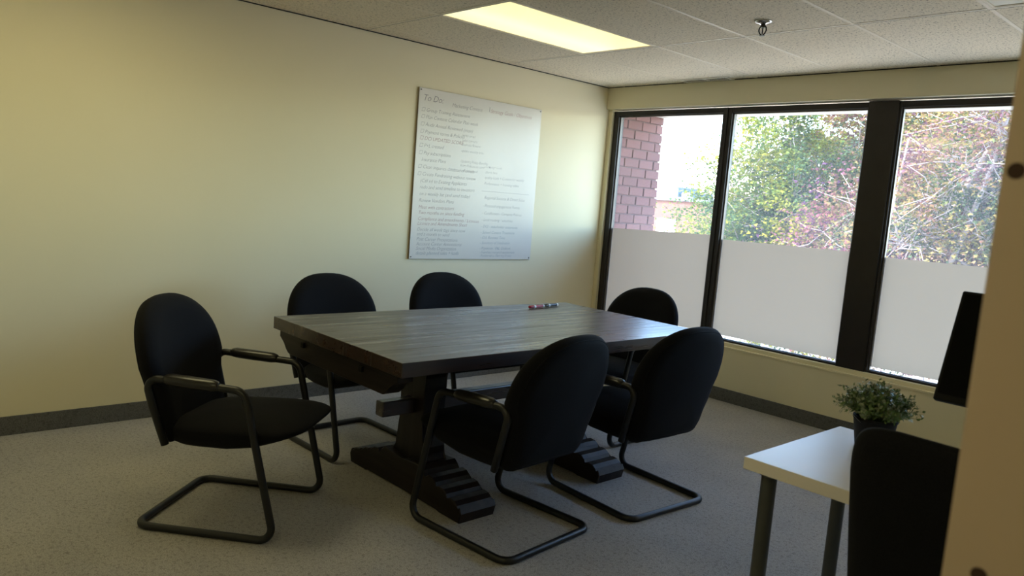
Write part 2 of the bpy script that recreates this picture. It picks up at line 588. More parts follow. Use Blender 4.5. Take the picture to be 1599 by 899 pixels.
# roof slab so that no sun leaks in
struct(box('roof_slab', -0.4, X1 + 0.4, YF - 0.4, 0.2, H + 0.42, H + 0.56, MT['concrete']), 'roof slab above the ceiling')

BH = 0.0974
struct(box('baseboard_left', 0.0, 0.009, YF, -0.009, 0.0, BH, MT['base'], bevel=0.002), 'grey carpet strip baseboard under the whiteboard wall')
struct(box('baseboard_back', 0.0, X1, -0.009, 0.0, 0.0, BH, MT['base'], bevel=0.002), 'grey carpet strip baseboard under the windows')
struct(box('baseboard_right', X1 - 0.009, X1, YF, -0.009, 0.0, BH, MT['base'], bevel=0.002), 'grey carpet strip baseboard on the right wall')

# ------------------------------------------------------------------ ceiling: lay-in tiles in a tee grid
T = 0.6096
XG = 0.1732
YG = -1.1808
ceil = empty_struct('ceiling', 'suspended ceiling of pitted tiles in a tee grid')
box('ceiling_deck', -0.1, X1 + 0.1, YF, 0.15, H + 0.16, H + 0.20, MT['shadowgap'], ceil)
xs = [0.0] + [XG + k * T for k in range(0, 9) if XG + k * T < X1 - 0.05] + [X1]
ys = [0.0] + [YG - 2 * T * k for k in range(0, 5) if YG - 2 * T * k > YF + 0.05] + [YF]
TW = 0.009      # half of the tee's width
lights = {(2, 1): 'lit', (2, 3): 'bright', (6, 1): 'off', (6, 4): 'bright'}
tile_cache = {}
for i in range(len(xs) - 1):
    for j in range(len(ys) - 1):
        if (i, j) in lights: continue
        w = xs[i + 1] - xs[i]; d = ys[j] - ys[j + 1]
        key = (round(w, 3), round(d, 3))
        if key not in tile_cache:
            bm = bmesh.new()
            e = 0.003
            bx(bm, -w / 2 + e, w / 2 - e, -d / 2 + e, d / 2 - e, 0.0015, 0.016)
            o = finish('ceiling_tile', bm, MT['tile'], ceil)
            tile_cache[key] = o
        else:
            o = tile_cache[key].copy(); COL.objects.link(o); o.parent = ceil
        o.location = ((xs[i] + xs[i + 1]) / 2, (ys[j] + ys[j + 1]) / 2, H)
def tee(x0, x1, y0, y1):
    bm = bmesh.new()
    bx(bm, x0, x1, y0, y1, H - 0.0005, H + 0.001)
    xm, ym = (x0 + x1) / 2, (y0 + y1) / 2
    if x1 - x0 < y1 - y0: bx(bm, xm - 0.001, xm + 0.001, y0, y1, H, H + 0.035)
    else: bx(bm, x0, x1, ym - 0.001, ym + 0.001, H, H + 0.035)
    finish('ceiling_tee', bm, MT['tee'], ceil)
for x in xs[1:-1]:
    tee(x - TW, x + TW, YF, 0.0)
for j, y in enumerate(ys[1:-1]):
    for i in range(len(xs) - 1):
        tee(xs[i] + TW, xs[i + 1] - TW, y - TW, y + TW)
# strips coloured dark as gap shade beside the tees and along the walls
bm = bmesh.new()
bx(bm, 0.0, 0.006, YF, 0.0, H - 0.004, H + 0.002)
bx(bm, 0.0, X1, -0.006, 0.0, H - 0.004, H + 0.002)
finish('wall_gap_shade', bm, MT['shadowgap'], ceil)
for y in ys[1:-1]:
    box('tee_gap_shade', 0.0, X1, y + TW, y + TW + 0.0035, H - 0.0008, H + 0.0012, MT['shadowgap'], ceil)

def make_light(i, j, state):
    x0, x1, y1, y0 = xs[i], xs[i + 1], ys[j], ys[j + 1]
    lab = {'lit': 'lit yellow fluorescent ceiling panel over the table',
           'bright': 'lit fluorescent ceiling panel behind the viewer',
           'off': 'unlit fluorescent ceiling panel at the upper right edge'}[state]
    if state == 'bright':
        lab = 'lit fluorescent ceiling panel behind the viewer, ' + ('by the whiteboard wall' if i == 2 else 'by the right wall')
    o = thing('ceiling_light', lab, 'ceiling light', ((x0 + x1) / 2, (y0 + y1) / 2, H), 0, 'fluorescent ceiling panels')
    w, d = (x1 - x0) / 2 - TW, (y1 - y0) / 2 - TW
    bm = bmesh.new()
    for a in ((-w, -w + .012, -d, d), (w - .012, w, -d, d), (-w + .012, w - .012, -d, -d + .012), (-w + .012, w - .012, d - .012, d)):
        bx(bm, a[0], a[1], a[2], a[3], 0.001, 0.014)
    finish('light_frame', bm, MT['tee'], o)
    bm = bmesh.new()
    bx(bm, -w + .012, w - .012, -d + .012, d - .012, 0.004, 0.008)
    finish('diffuser', bm, MT['lens' if state == 'lit' else 'lens_back' if state == 'bright' else 'lens_off'], o)
    bm = bmesh.new()
    bx(bm, -w, w, -d, d, 0.02, 0.11)
    finish('housing', bm, MT['tee'], o)
for (i, j), st in lights.items():
    make_light(i, j, st)

# air vent beside the bulkhead
v = thing('air_vent', 'slim white two-slot air vent in the ceiling above the windows', 'vent', (1.01, -0.062, H))
bm = bmesh.new()
for a in ((-.21, .21, -.058, -.038), (-.21, .21, .038, .058), (-.21, -.185, -.038, .038), (.185, .21, -.038, .038), (-.012, .012, -.038, .038)):
    bx(bm, a[0], a[1], a[2], a[3], -0.0035, 0.0, 0, 0.001, 1)
finish('vent_frame', bm, MT['vent'], v)
box('vent_slot_shade', -.185, .185, -.038, .038, -0.0015, -0.0005, MT['recess'], v)  # flat grey plate, slot shade put into its colour
for k in range(2):
    bm = bmesh.new()
    bx(bm, -.185, .185, -.0012, .0012, -.001, .001)
    s = finish('vent_slat', bm, MT['vent'], v)
    s.location = (0, -.013 + .026 * k, -.002)

# sprinkler head
sp = thing('fire_sprinkler', 'dark pendant fire sprinkler with chrome rosette on the ceiling', 'sprinkler', (2.262, -1.435, H - 0.0005))
bm = bmesh.new()
lathe(bm, [(0, -0.016), (0.014, -0.016), (0.022, -0.011), (0.040, -0.007), (0.044, -0.002), (0.044, 0), (0, 0)], 28)
finish('rosette', bm, MT['chrome'], sp, True, 40)
bm = bmesh.new()
lathe(bm, [(0, -0.030), (0.010, -0.030), (0.012, -0.024), (0.012, -0.014), (0, -0.014)], 14)
finish('sprinkler_body', bm, MT['brass_dark'], sp, True, 40)
for s in (-1, 1):
    bm = bmesh.new()
    tube(bm, [(s * .010, 0, -.022), (s * .019, 0, -.032), (s * .021, 0, -.045), (s * .014, 0, -.060), (s * .003, 0, -.068)], 0.0036, 8)
    finish('yoke_arm', bm, MT['brass_dark'], sp, True)
bm = bmesh.new()
tube(bm, [(0, 0, -.028), (0, 0, -.062)], 0.003, 8)
finish('glass_bulb', bm, MT['brass_dark'], sp, True)
bm = bmesh.new()
lathe(bm, [(0, -0.072), (0.013, -0.072), (0.014, -0.069), (0, -0.067)], 16)
finish('deflector', bm, MT['brass_dark'], sp, True, 40)

# ------------------------------------------------------------------ windows
FY0, FY1 = 0.055, 0.125        # frame depth
GY = 0.100                     # glass plane
ZB, ZT = 0.438, 2.187
def window(n, xa, xb, ga, gb, f0, f1):
    w = empty_struct('window_%d' % n, 'tall fixed pane in dark bronze frame with frosted lower film')
    bm = bmesh.new()
    bx(bm, xa, ga, FY0, FY1, ZB, ZT, 0, 0.002, 1)
    bx(bm, gb, xb, FY0, FY1, ZB, ZT, 0, 0.002, 1)
    bx(bm, ga, gb, FY0, FY1, ZT - 0.038, ZT, 0, 0.002, 1)
    bx(bm, ga, gb, FY0, FY1, ZB, 0.452, 0, 0.002, 1)
    finish('frame', bm, MT['bronze'], w)
    bm = bmesh.new()
    b = 0.010
    yb0, yb1 = 0.074, 0.096
    bx(bm, ga, ga + b, yb0, yb1, 0.452, ZT - 0.038)
    bx(bm, gb - b, gb, yb0, yb1, 0.452, ZT - 0.038)
    bx(bm, ga + b, gb - b, yb0, yb1, ZT - 0.038 - b, ZT - 0.038)
    bx(bm, ga + b, gb - b, yb0, yb1, 0.452, 0.452 + b * .4)
    finish('glazing_bead', bm, MT['bronze_edge'], w)
    rawmesh('glass_pane', [(ga, GY, .452), (gb, GY, .452), (gb, GY, ZT - .038), (ga, GY, ZT - .038)], [(0, 1, 2, 3)], MT['glass'], w)
    fy = GY - 0.0015
    rawmesh('frosted_film', [(ga + b, fy, .474), (gb - b, fy, .474), (gb - b, fy, f1), (ga + b, fy, f0)], [(0, 1, 2, 3)], MT['film'], w)
    return w
window(1, 0.045, 1.152, 0.098, 1.112, 1.201, 1.227)
window(2, 1.152, 2.20, 1.190, 2.196, 1.202, 1.210)
window(3, 2.392, 3.505, 2.406, 3.440, 1.197, 1.203)
window(4, 3.505, 4.70, 3.560, 4.655, 1.20, 1.20)
bm = bmesh.new()
bx(bm, 2.200, 2.392, 0.045, 0.135, ZB - 0.004, ZT + 0.004, 0, 0.003, 1)
struct(finish('trim_3', bm, MT['bronze']), 'wide dark bronze mullion between second and third pane')
bm = bmesh.new()
bx(bm, 1.146, 1.158, 0.045, 0.056, ZB, ZT, 0, 0.002, 1)
struct(finish('trim_4', bm, MT['bronze']), 'dark bronze cover strip between first and second pane')

# ------------------------------------------------------------------ outside: brick fin, overhang, building, ground
fin = empty_struct('wall_outside', 'red brick wing wall outside the first pane')
bm = bmesh.new()
bx(bm, -0.19, -0.012, 0.20, 0.795, -3.6, 2.30)
finish('mortar_core', bm, MT['mortar'], fin)
c = 0.083
bcache = {}
def brick(y0, y1, z0):
    key = round(y1 - y0, 3)
    if key not in bcache:
        bm = bmesh.new()
        L = (y1 - y0) / 2
        bx(bm, -0.05, 0.05, -L, L, -0.0365, 0.0365, 0, 0.003, 1)
        o = finish('brick', bm, MT['brick'], fin)
        bcache[key] = o
    else:
        o = bcache[key].copy(); COL.objects.link(o); o.parent = fin
    o.location = (-0.05 + rnd.uniform(-.002, .002), (y0 + y1) / 2 + rnd.uniform(-.002, .002), z0 + .0365)
for r in range(23):
    z0 = 0.335 + r * c
    off = 0.205 if r % 2 == 0 else 0.1
    y = 0.81
    first = True
    while y > 0.215:
        L = 0.195 if not (first and r % 2) else 0.093
        y0 = max(y - L, 0.205)
        if y - y0 > 0.03: brick(y0, y, z0)
        y = y0 - 0.010; first = False
struct(box('ceiling_outside', -0.4, 5.4, 0.20, 0.83, 2.225, 2.45, MT['concrete']), 'pale overhang above the windows outside')
struct(box('ground', -90, 70, 0.6, 110, -3.75, -3.6, MT['ground']), 'ground a storey below, made pale to bounce light into the room')

bl = thing('brick_building', 'sunlit pink brick building with flat roof beyond the first pane', 'building', (-30, 40, -3.6), math.radians(-14))
box('wall', -14, 7.2, 0, 12, 0, 5.7, MT['far_brick'], bl)
box('roof_cap', -14.2, 7.4, -.2, 12.2, 5.7, 5.98, MT['far_cap'], bl)
for (a, b_, h) in ((-0.9, 1.5, 0.72), (1.85, 2.95, 0.36)):
    bm = bmesh.new()
    bx(bm, a, b_, 1.0, 3.0, 5.98, 5.98 + h, 0, .04, 1)
    u = finish('roof_unit', bm, MT['far_unit'], bl)
    for k in range(4):
        box('grille_bar', a + .15, b_ - .15, .96, 1.0, 6.05 + k * h * .2, 6.05 + k * h * .2 + h * .1, MT['far_white'], u)
d = box('white_door', 0.8, 2.77, -.08, 0, 1.5, 4.42, MT['far_white'], bl)
box('door_frame', 0.7, 2.87, -.10, -.02, 4.42, 4.54, MT['far_brick'], d)

# ------------------------------------------------------------------ trees
def tree(label, base, height, crown_c, crown_r, nleaf, leafmat, seed, leaf=0.11, nb=26, trunk=0.16, twigs=4, limbs=()):
    R = random.Random(seed)
    o = thing('maple_tree', label, 'tree', base, 0, 'autumn trees outside the windows')
    bm = bmesh.new()
    cc = Vector(crown_c) - Vector(base)
    top = Vector((cc.x, cc.y, cc.z + crown_r[2] * 0.55))
    trunk_pts = [Vector((0, 0, 0)), Vector((0.08, 0.05, height * .2)), Vector((cc.x * .5, cc.y * .5, cc.z - crown_r[2] * .55)), cc, top]
    tube(bm, trunk_pts, [trunk * 1.25, trunk, trunk * .85, trunk * .5, trunk * .12], 8)
    finish('trunk', bm, MT['bark'], o, True)
    for lp, lr in limbs:
        bm = bmesh.new()
        pts = [Vector(p) - Vector(base) for p in lp]
        tube(bm, pts, [lr * (1 - .55 * k / (len(pts) - 1)) for k in range(len(pts))], 8)
        finish('limb', bm, MT['bark'], o, True)
    ends = []
    bm = bmesh.new()
    for k in range(nb):
        t = R.uniform(0.25, 0.95)
        s = trunk_pts[2].lerp(top, t)
        while True:
            d = Vector((R.uniform(-1, 1), R.uniform(-1, 1), R.uniform(-.55, 1)))
            if 0.3 < d.length < 1: break
        d.normalize()
        e = cc + Vector((d.x * crown_r[0], d.y * crown_r[1], d.z * crown_r[2])) * R.uniform(.75, .98)
        mid = s.lerp(e, .5) + Vector((R.uniform(-.2, .2), R.uniform(-.2, .2), R.uniform(-.05, .35)))
        r0 = trunk * R.uniform(.16, .3)
        pts = [s, s.lerp(mid, .5) + Vector((R.uniform(-.06, .06), R.uniform(-.06, .06), R.uniform(-.06, .06))), mid, mid.lerp(e, .5) + Vector((R.uniform(-.1, .1), R.uniform(-.1, .1), R.uniform(-.1, .1))), e]
        tube(bm, pts, [r0, r0 * .8, r0 * .55, r0 * .35, r0 * .12], 5)
        ends += pts[1:]
        for q in range(twigs):
            a = pts[R.randint(1, 3)].lerp(pts[4], R.random() * .6)
            dd = Vector((R.gauss(0, 1), R.gauss(0, 1), R.gauss(0.1, .8))).normalized() * R.uniform(.4, 1.0)
            b_ = a + dd
            tube(bm, [a, a + dd * .5 + Vector((R.uniform(-.08, .08), R.uniform(-.08, .08), R.uniform(-.05, .1))), b_], [.007, .006, .003], 4)
            ends.append(b_)
    br = finish('branches', bm, MT['bark'], o, True)
    br['kind'] = 'stuff'
    # leaves in clumps about the branch ends and through the crown's shell
    verts, faces = [], []
    clumps = [(e, R.uniform(.16, .42)) for e in ends]
    for k in range(nb * 4):
        while True:
            q = Vector((R.uniform(-1, 1), R.uniform(-1, 1), R.uniform(-1, 1)))
            if .45 < q.length < 1: break
        clumps.append((cc + Vector((q.x * crown_r[0], q.y * crown_r[1], q.z * crown_r[2])), R.uniform(.18, .42)))
    for k in range(nleaf):
        ce, cr = clumps[R.randrange(len(clumps))]
        p = ce + Vector((R.gauss(0, .6), R.gauss(0, .6), R.gauss(0, .38))) * cr
        L = leaf * R.uniform(.6, 1.25)
        n = Vector((R.gauss(0, .6), R.gauss(0, .6), 1)).normalized()
        a = Vector((R.gauss(0, 1), R.gauss(0, 1), R.gauss(0, .5)))
        a = (a - n * a.dot(n))
        if a.length < 1e-3: continue
        a.normalize(); b_ = n.cross(a)
        i = len(verts)
        drop = n * (L * .22)
        # lobed maple-like outline: tip, two side lobes, stem end
        verts += [p + a * L * .6, p + a * L * .12 + b_ * L * .16, p + b_ * L * .52 - drop, p - a * L * .42 + b_ * L * .1,
                  p - a * L * .42 - b_ * L * .1, p - b_ * L * .52 - drop, p + a * L * .12 - b_ * L * .16]
        faces += [(i, i + 1, i + 6), (i + 1, i + 2, i + 3), (i + 4, i + 5, i + 6), (i + 1, i + 3, i + 4, i + 6)]
    lv = rawmesh('leaves', verts, faces, leafmat, o)
    lv['kind'] = 'stuff'
    return o
G = -3.6
tree('green and yellow maple showing past the first frame bar', (-3.0, 8.0, G), 7, (-2.8, 8.1, 0.9), (1.75, 1.8, 2.8), 60000, MT['leaf_green'], 11, 0.066, 36, 0.16, 7)
tree('yellow turning maple behind the middle pane', (-1.6, 9.4, G), 7, (-1.3, 9.4, 2.3), (2.1, 1.7, 2.3), 48000, MT['leaf_mixed'], 23, 0.07, 34, 0.14, 9)
tree('low red maple across the middle and third pane', (-0.5, 6.6, G), 6, (-0.4, 6.8, 0.55), (1.25, 1.3, 1.55), 30000, MT['leaf_red'], 37, 0.065, 36, 0.10, 11)
tree('nearest mixed maple with pale branches behind the third pane', (1.3, 6.0, G), 7, (1.15, 6.3, 1.5), (1.35, 1.4, 2.3), 32000, MT['leaf_mixed'], 41, 0.058, 44, 0.11, 13,
     limbs=((((1.3, 6.0, -2.6), (.75, 6.0, -.6), (.42, 6.0, .75), (.62, 5.9, 1.25), (.92, 5.85, 1.75), (1.25, 5.8, 2.5), (1.5, 5.8, 3.2)), .062), (((1.3, 6.0, -2.0), (1.0, 5.9, 0), (.95, 5.85, .95), (1.12, 5.8, 1.5), (1.3, 5.8, 2.3), (1.4, 5.8, 3.0)), .05), (((1.1, 5.9, -.6), (.3, 6.0, .9), (.1, 6.0, 1.7), (.2, 5.95, 2.6)), .03)))
tree('dark green tree at the back behind the middle pane', (-4.6, 15.5, G), 8, (-4.4, 15.5, 1.0), (2.8, 2.5, 4.2), 17000, MT['leaf_dark'], 53, 0.17, 22, 0.2, 3)
tree('dark green tree at the back behind the third pane', (0.2, 14.5, G), 8, (0.2, 14.5, 1.2), (3.2, 2.5, 4.6), 19000, MT['leaf_dark'], 59, 0.17, 22, 0.2, 3)

# ------------------------------------------------------------------ whiteboard
wbd = thing('whiteboard', 'frameless square white marker board covered in handwritten lists', 'whiteboard', (0.003, -1.367, 1.50))
box('panel', 0.0, 0.011, -.587, .587, -.590, .590, MT['boardedge'], wbd, 0.001)
box('writing_surface', 0.0110, 0.0125, -.586, .586, -.589, .589, MT['board'], wbd)
for sy in (-1, 1):
    for sz in (-1, 1):
        bm = bmesh.new()
        lathe(bm, [(0, .004), (.004, .003), (.005, 0)], 10)
        bm.transform(Matrix.Rotation(PI / 2, 4, 'Y'))
        s = finish('screw', bm, MT['leg_grey'], wbd, True)
        s.location = (0.0125, sy * .572, sz * .575)
def script_line(txt, y, z, size, mat='ink', rot=0.0):
    cu = bpy.data.curves.new('handwriting', 'FONT')
    cu.body = txt
    cu.size = size
    cu.shear = 0.28
    cu.offset = -0.0006
    cu.space_character = 0.96
    cu.resolution_u = 2
    cu.materials.append(MT[mat])
    tmp = bpy.data.objects.new('handwriting_curve', cu)
    me = bpy.data.meshes.new_from_object(tmp)          # plain mesh strokes
    bpy.data.objects.remove(tmp)
    bpy.data.curves.remove(cu)
    o = bpy.data.objects.new('handwriting', me)
    COL.objects.link(o)
    o.parent = wbd
    # text x runs along +y, text y along +z, face normal +x
    o.matrix_local = Matrix.Translation((0.0130, y, z)) @ Matrix(((0, 0, 1, 0), (1, 0, 0, 0), (0, 1, 0, 0), (0, 0, 0, 1))) @ Matrix.Rotation(rot, 4, 'Z')
    return o
script_line('To Do:', -.555, .505, .062)
script_line('Marketing Content', -.30, .495, .038)
left = [('\u25a1 Group Training Assessment', 0.432, 'ink'), ('\u25a1 Plan Content Calendar Plan week', 0.385, 'ink'), ('\u25a1 Audit Annual Reviewed (main)', 0.335, 'ink'),
        ('\u25a1 Payment terms & Policies', 0.285, 'ink'), ('\u25a1 DCI UPDATED SCORE', 0.240, 'ink_red'), ('\u25a1 P+L created', 0.190, 'ink'),
        ('\u25a1 Pay subscriptions', 0.140, 'ink'), ('Insurance Plans', 0.094, 'ink'), ('\u25a1 Clean inquiries database of emails', 0.045, 'ink'),
        ('\u25a1 Create Fundraising without review', -.005, 'ink'), ('(Call in) to Existing Applicants', -.052, 'ink'),
        ('redo and send timeline to investors', -.096, 'ink'), ('on a weekly list (and send today)', -.142, 'ink'), ('Review Vendors Plans', -.188, 'ink'),
        ('Meet with contractors', -.236, 'ink_red'), ('Two months on since funding', -.274, 'ink_red'), ('Compliance and amendments / Licences', -.316, 'ink_red'),
        ('Licence and Amendments Sheet', -.350, 'ink_red'), ('Decide all week tags since now', -.392, 'ink'), ('and a month to send', -.424, 'ink'),
        ('Post Career Presentations', -.460, 'ink'), ('Account Center Annotations', -.494, 'ink'), ('Social Media Organization', -.526, 'ink'), ('details planned sales + leads', -.560, 'ink_blue')]
for t_, z, mk in left:
    script_line(t_, -.562 if t_[0] == '\u25a1' else -.535, z, .036, mk, rnd.uniform(-.006, .012))
for t_, z in (('write email', .300), ('Sales content', .265), ('Business Review', .235), ('update weekly links', .190), ('Updating Policy Benefits', .115), ('from Policies to send', .085), ('to be reviewed', .050)):
    script_line(t_, -.19, z, .028)
for t_, z, y, s_, mk in (('Strategy Goals / Objectives', .500, .06, .040, 'ink_red'), ('Campaign Goals', .095, .05, .026, 'ink'), ('clients base', .055, .05, .028, 'ink'), ('quality leads + Content for weekly', .015, .05, .030, 'ink'),
                         ('Performance + licensing tables', -.030, .05, .030, 'ink'), ('Regional Success & Direct Sales', -.135, .06, .034, 'ink'), ('- Personal engagement Forms', -.195, .05, .033, 'ink'),
                         ('- Certification - Company Policies', -.250, .05, .031, 'ink'), ('- Lead tracking / schedules', -.300, .05, .031, 'ink'), ('- DCI - stakeholder statements', -.350, .05, .031, 'ink_blue'),
                         ('- School Contact Transitions', -.395, .05, .031, 'ink_blue'), ('- O.S. Renewal Time', -.435, .05, .031, 'ink_blue'), ('- Summary of Satisfaction', -.475, .05, .031, 'ink_blue'),
                         ('- Payments / P&L Outlook', -.515, .05, .031, 'ink_blue'), ('- Franchise research assessment', -.545, .05, .029, 'ink_blue'), ('- Performance Planning Sheets', -.572, .05, .028, 'ink_blue')):
    script_line(t_, y, z, s_, mk, rnd.uniform(-.004, .012))
bm = bmesh.new()
bm.free()
for a_ in ((.033, .52, -.078, -.0765), (.05, .054, .505, .54)):
    box('ruled_line', .0126, .0130, *a_, MT['ink'], wbd)

# ------------------------------------------------------------------ trestle table
TX0, TX1, TY0, TY1, TZ = 1.142, 2.188, -3.475, -1.532, 0.762
tb = thing('trestle_table', 'large dark walnut trestle table with plank top and carved feet', 'table', (1.66, -2.503, 0))
def tl(x, y): return x - 1.66, y + 2.503
nP = 5
pw = (TX1 - TX0) / nP
for k in range(nP):
    a = TX0 + pw * k
    bm = bmesh.new()
    x0, y0 = tl(a + .0006, TY0); x1, y1 = tl(a + pw - .0006, TY1)
    dz = rnd.uniform(-.0006, .0006)
    bx(bm, x0, x1, y0, y1, TZ - .056, TZ + dz, 0, 0.0015, 1)
    finish('plank', bm, MT['wood'], tb)
def ogee_beam(y0, y1):
    a, b_ = TX0 + .045 - 1.66, TX1 - .045 - 1.66
    zt, zb = TZ - .056, .612
    prof = [(a, zt), (a, zt - .030)]
    for k in range(1, 9):
        t = k / 8
        prof.append((a + .012 + .085 * t, zt - .036 - (zt - .036 - zb) * (0.5 - .5 * math.cos(PI * t))))
    prof2 = [(-x + (a + b_), z) for x, z in prof][::-1]
    bm = bmesh.new()
    prism_xz(bm, prof + prof2, y0, y1, 0.002)
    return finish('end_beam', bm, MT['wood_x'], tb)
for s in (-1, 1):
    ya, yb = (TY0 + .012, TY0 + .085) if s < 0 else (TY1 - .085, TY1 - .012)
    beam = ogee_beam(*(tl(0, ya)[1], tl(0, yb)[1]))
    yf = ya - .004 if s < 0 else yb + .004
    for px in (1.42, 1.90):
        x, y = tl(px, yf)
        box('peg', x - .011, x + .011, y - .006, y + .006, .668, .690, MT['plastic'], beam)
def pedestal(yc):
    yl = yc + 2.503
    xc = 1.615 - 1.66
    # column: scalloped silhouette
    right = [(.165, .706), (.165, .655), (.120, .640), (.104, .590), (.088, .545), (.094, .505), (.094, .34), (.088, .31), (.100, .265), (.112, .225), (.104, .19), (.118, .165), (.150, .150), (.168, .11)]
    poly = [(xc + x, z) for x, z in right] + [(xc - x, z) for x, z in right[::-1]]
    bm = bmesh.new()
    prism_xz(bm, poly, yl - .062, yl + .062, 0.006)
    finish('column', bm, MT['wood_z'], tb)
    # foot: stepped ridges falling to each end
    half = []
    half += [(.0, .150), (.150, .165), (.170, .150), (.185, .118)]
    xs_, z_ = .185, .118
    for k in range(3):
        xa = .195 + k * .080
        zp = .142 - k * .026
        half += [(xa, zp - .010), (xa + .014, zp), (xa + .045, zp - .004), (xa + .066, zp - .018), (xa + .074, zp - .034)]
    half += [(.440, .070), (.452, .045), (.440, .0), (.300, .0), (.280, .012), (.0, .012)]
    poly = [(xc + x, z) for x, z in half] + [(xc - x, z) for x, z in half[::-1][1:-1]]
    bm = bmesh.new()
    prism_xz(bm, poly, yl - .10, yl + .10, 0.004)
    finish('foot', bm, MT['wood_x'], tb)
    bm = bmesh.new()
    bx(bm, xc - .38, xc + .38, yl - .05, yl + .05, .655, .706, 0, 0.004, 1)
    finish('cross_rail', bm, MT['wood_x'], tb)
pedestal(-2.945); pedestal(-2.06)
bm = bmesh.new()
bx(bm, 1.585 - 1.66, 1.645 - 1.66, -3.185 + 2.503, -1.82 + 2.503, .372, .442, 0, 0.006, 2)
finish('stretcher', bm, MT['wood'], tb)

# ------------------------------------------------------------------ cantilever chairs  (local +x is the front, origin under the rear bar)
CW = 0.262
def pillow(outline, front, back, nlev=(1.0, .985, .94, .86, .7, .45)):
    """closed cushion: outline list of (u, v); front/back(f) give the depth at inset factor 1-s"""
    bm = bmesh.new()
    cu = sum(p[0] for p in outline) / len(outline); cv = sum(p[1] for p in outline) / len(outline)
    n = len(outline)
    def ring(s, dep):
        return [bm.verts.new((dep, cu + (u - cu) * s, cv + (v - cv) * s)) for u, v in outline]
    fr = [ring(s, front(1 - s)) for s in nlev]
    bk = [ring(s, back(1 - s)) for s in nlev[1:]]
    fc = bm.verts.new((front(1), cu, cv)); bc = bm.verts.new((back(1), cu, cv))
    for a, b_ in zip(fr, fr[1:]):
        for k in range(n): bm.faces.new((a[k], a[(k + 1) % n], b_[(k + 1) % n], b_[k]))
    for k in range(n): bm.faces.new((fr[-1][k], fr[-1][(k + 1) % n], fc))
    seq = [fr[0]] + bk
    for a, b_ in zip(seq, seq[1:]):
        for k in range(n): bm.faces.new((a[(k + 1) % n], a[k], b_[k], b_[(k + 1) % n]))
    for k in range(n): bm.faces.new((bk[-1][(k + 1) % n], bk[-1][k], bc))
    return bm

def back_outline():
    pts = []
    zs, zt = .625, .886
    hw, hb, rc = .282, .236, .06
    # bottom edge with rounded corners, flaring sides, broad dome
    for k in range(6):
        a = -PI / 2 + (PI / 2) * k / 5
        pts.append((hb - rc + rc * math.cos(a), .332 + rc + rc * math.sin(a)))
    for k in range(1, 5):
        t = k / 5
        pts.append((hb + (hw - hb) * t ** 2.2, .392 + (zs - .392) * t))
    for k in range(0, 29):
        a = PI * k / 28
        ca, sa = math.cos(a), math.sin(a)
        pts.append((hw * math.copysign(abs(ca) ** .84, ca), zs + (zt - zs) * abs(sa) ** .84))
    for k in range(1, 5):
        t = 1 - k / 5
        pts.append((-(hb + (hw - hb) * t ** 2.2), .392 + (zs - .392) * t))
    for k in range(6):
        a = PI + (PI / 2) * k / 5
        pts.append((-hb + rc + rc * math.cos(a), .332 + rc + rc * math.sin(a)))
    return pts
def back_bend(v):
    """outline depth/lateral/height -> chair space: lean back and wrap around the sitter"""
    d, y, z = v
    t = (z - .335) / .547
    x = .083 - .137 * t + .58 * y * y + d
    return Vector((x, y, z))

def seat_outline():
    pts = []
    hw, hd = .252, .290
    N = 56
    for k in range(N):
        a = 2 * PI * k / N
        ca, sa = math.cos(a), math.sin(a)
        e = .42
        pts.append((hw * math.copysign(abs(sa) ** e, sa), hd * math.copysign(abs(ca) ** e, ca)))
    return pts

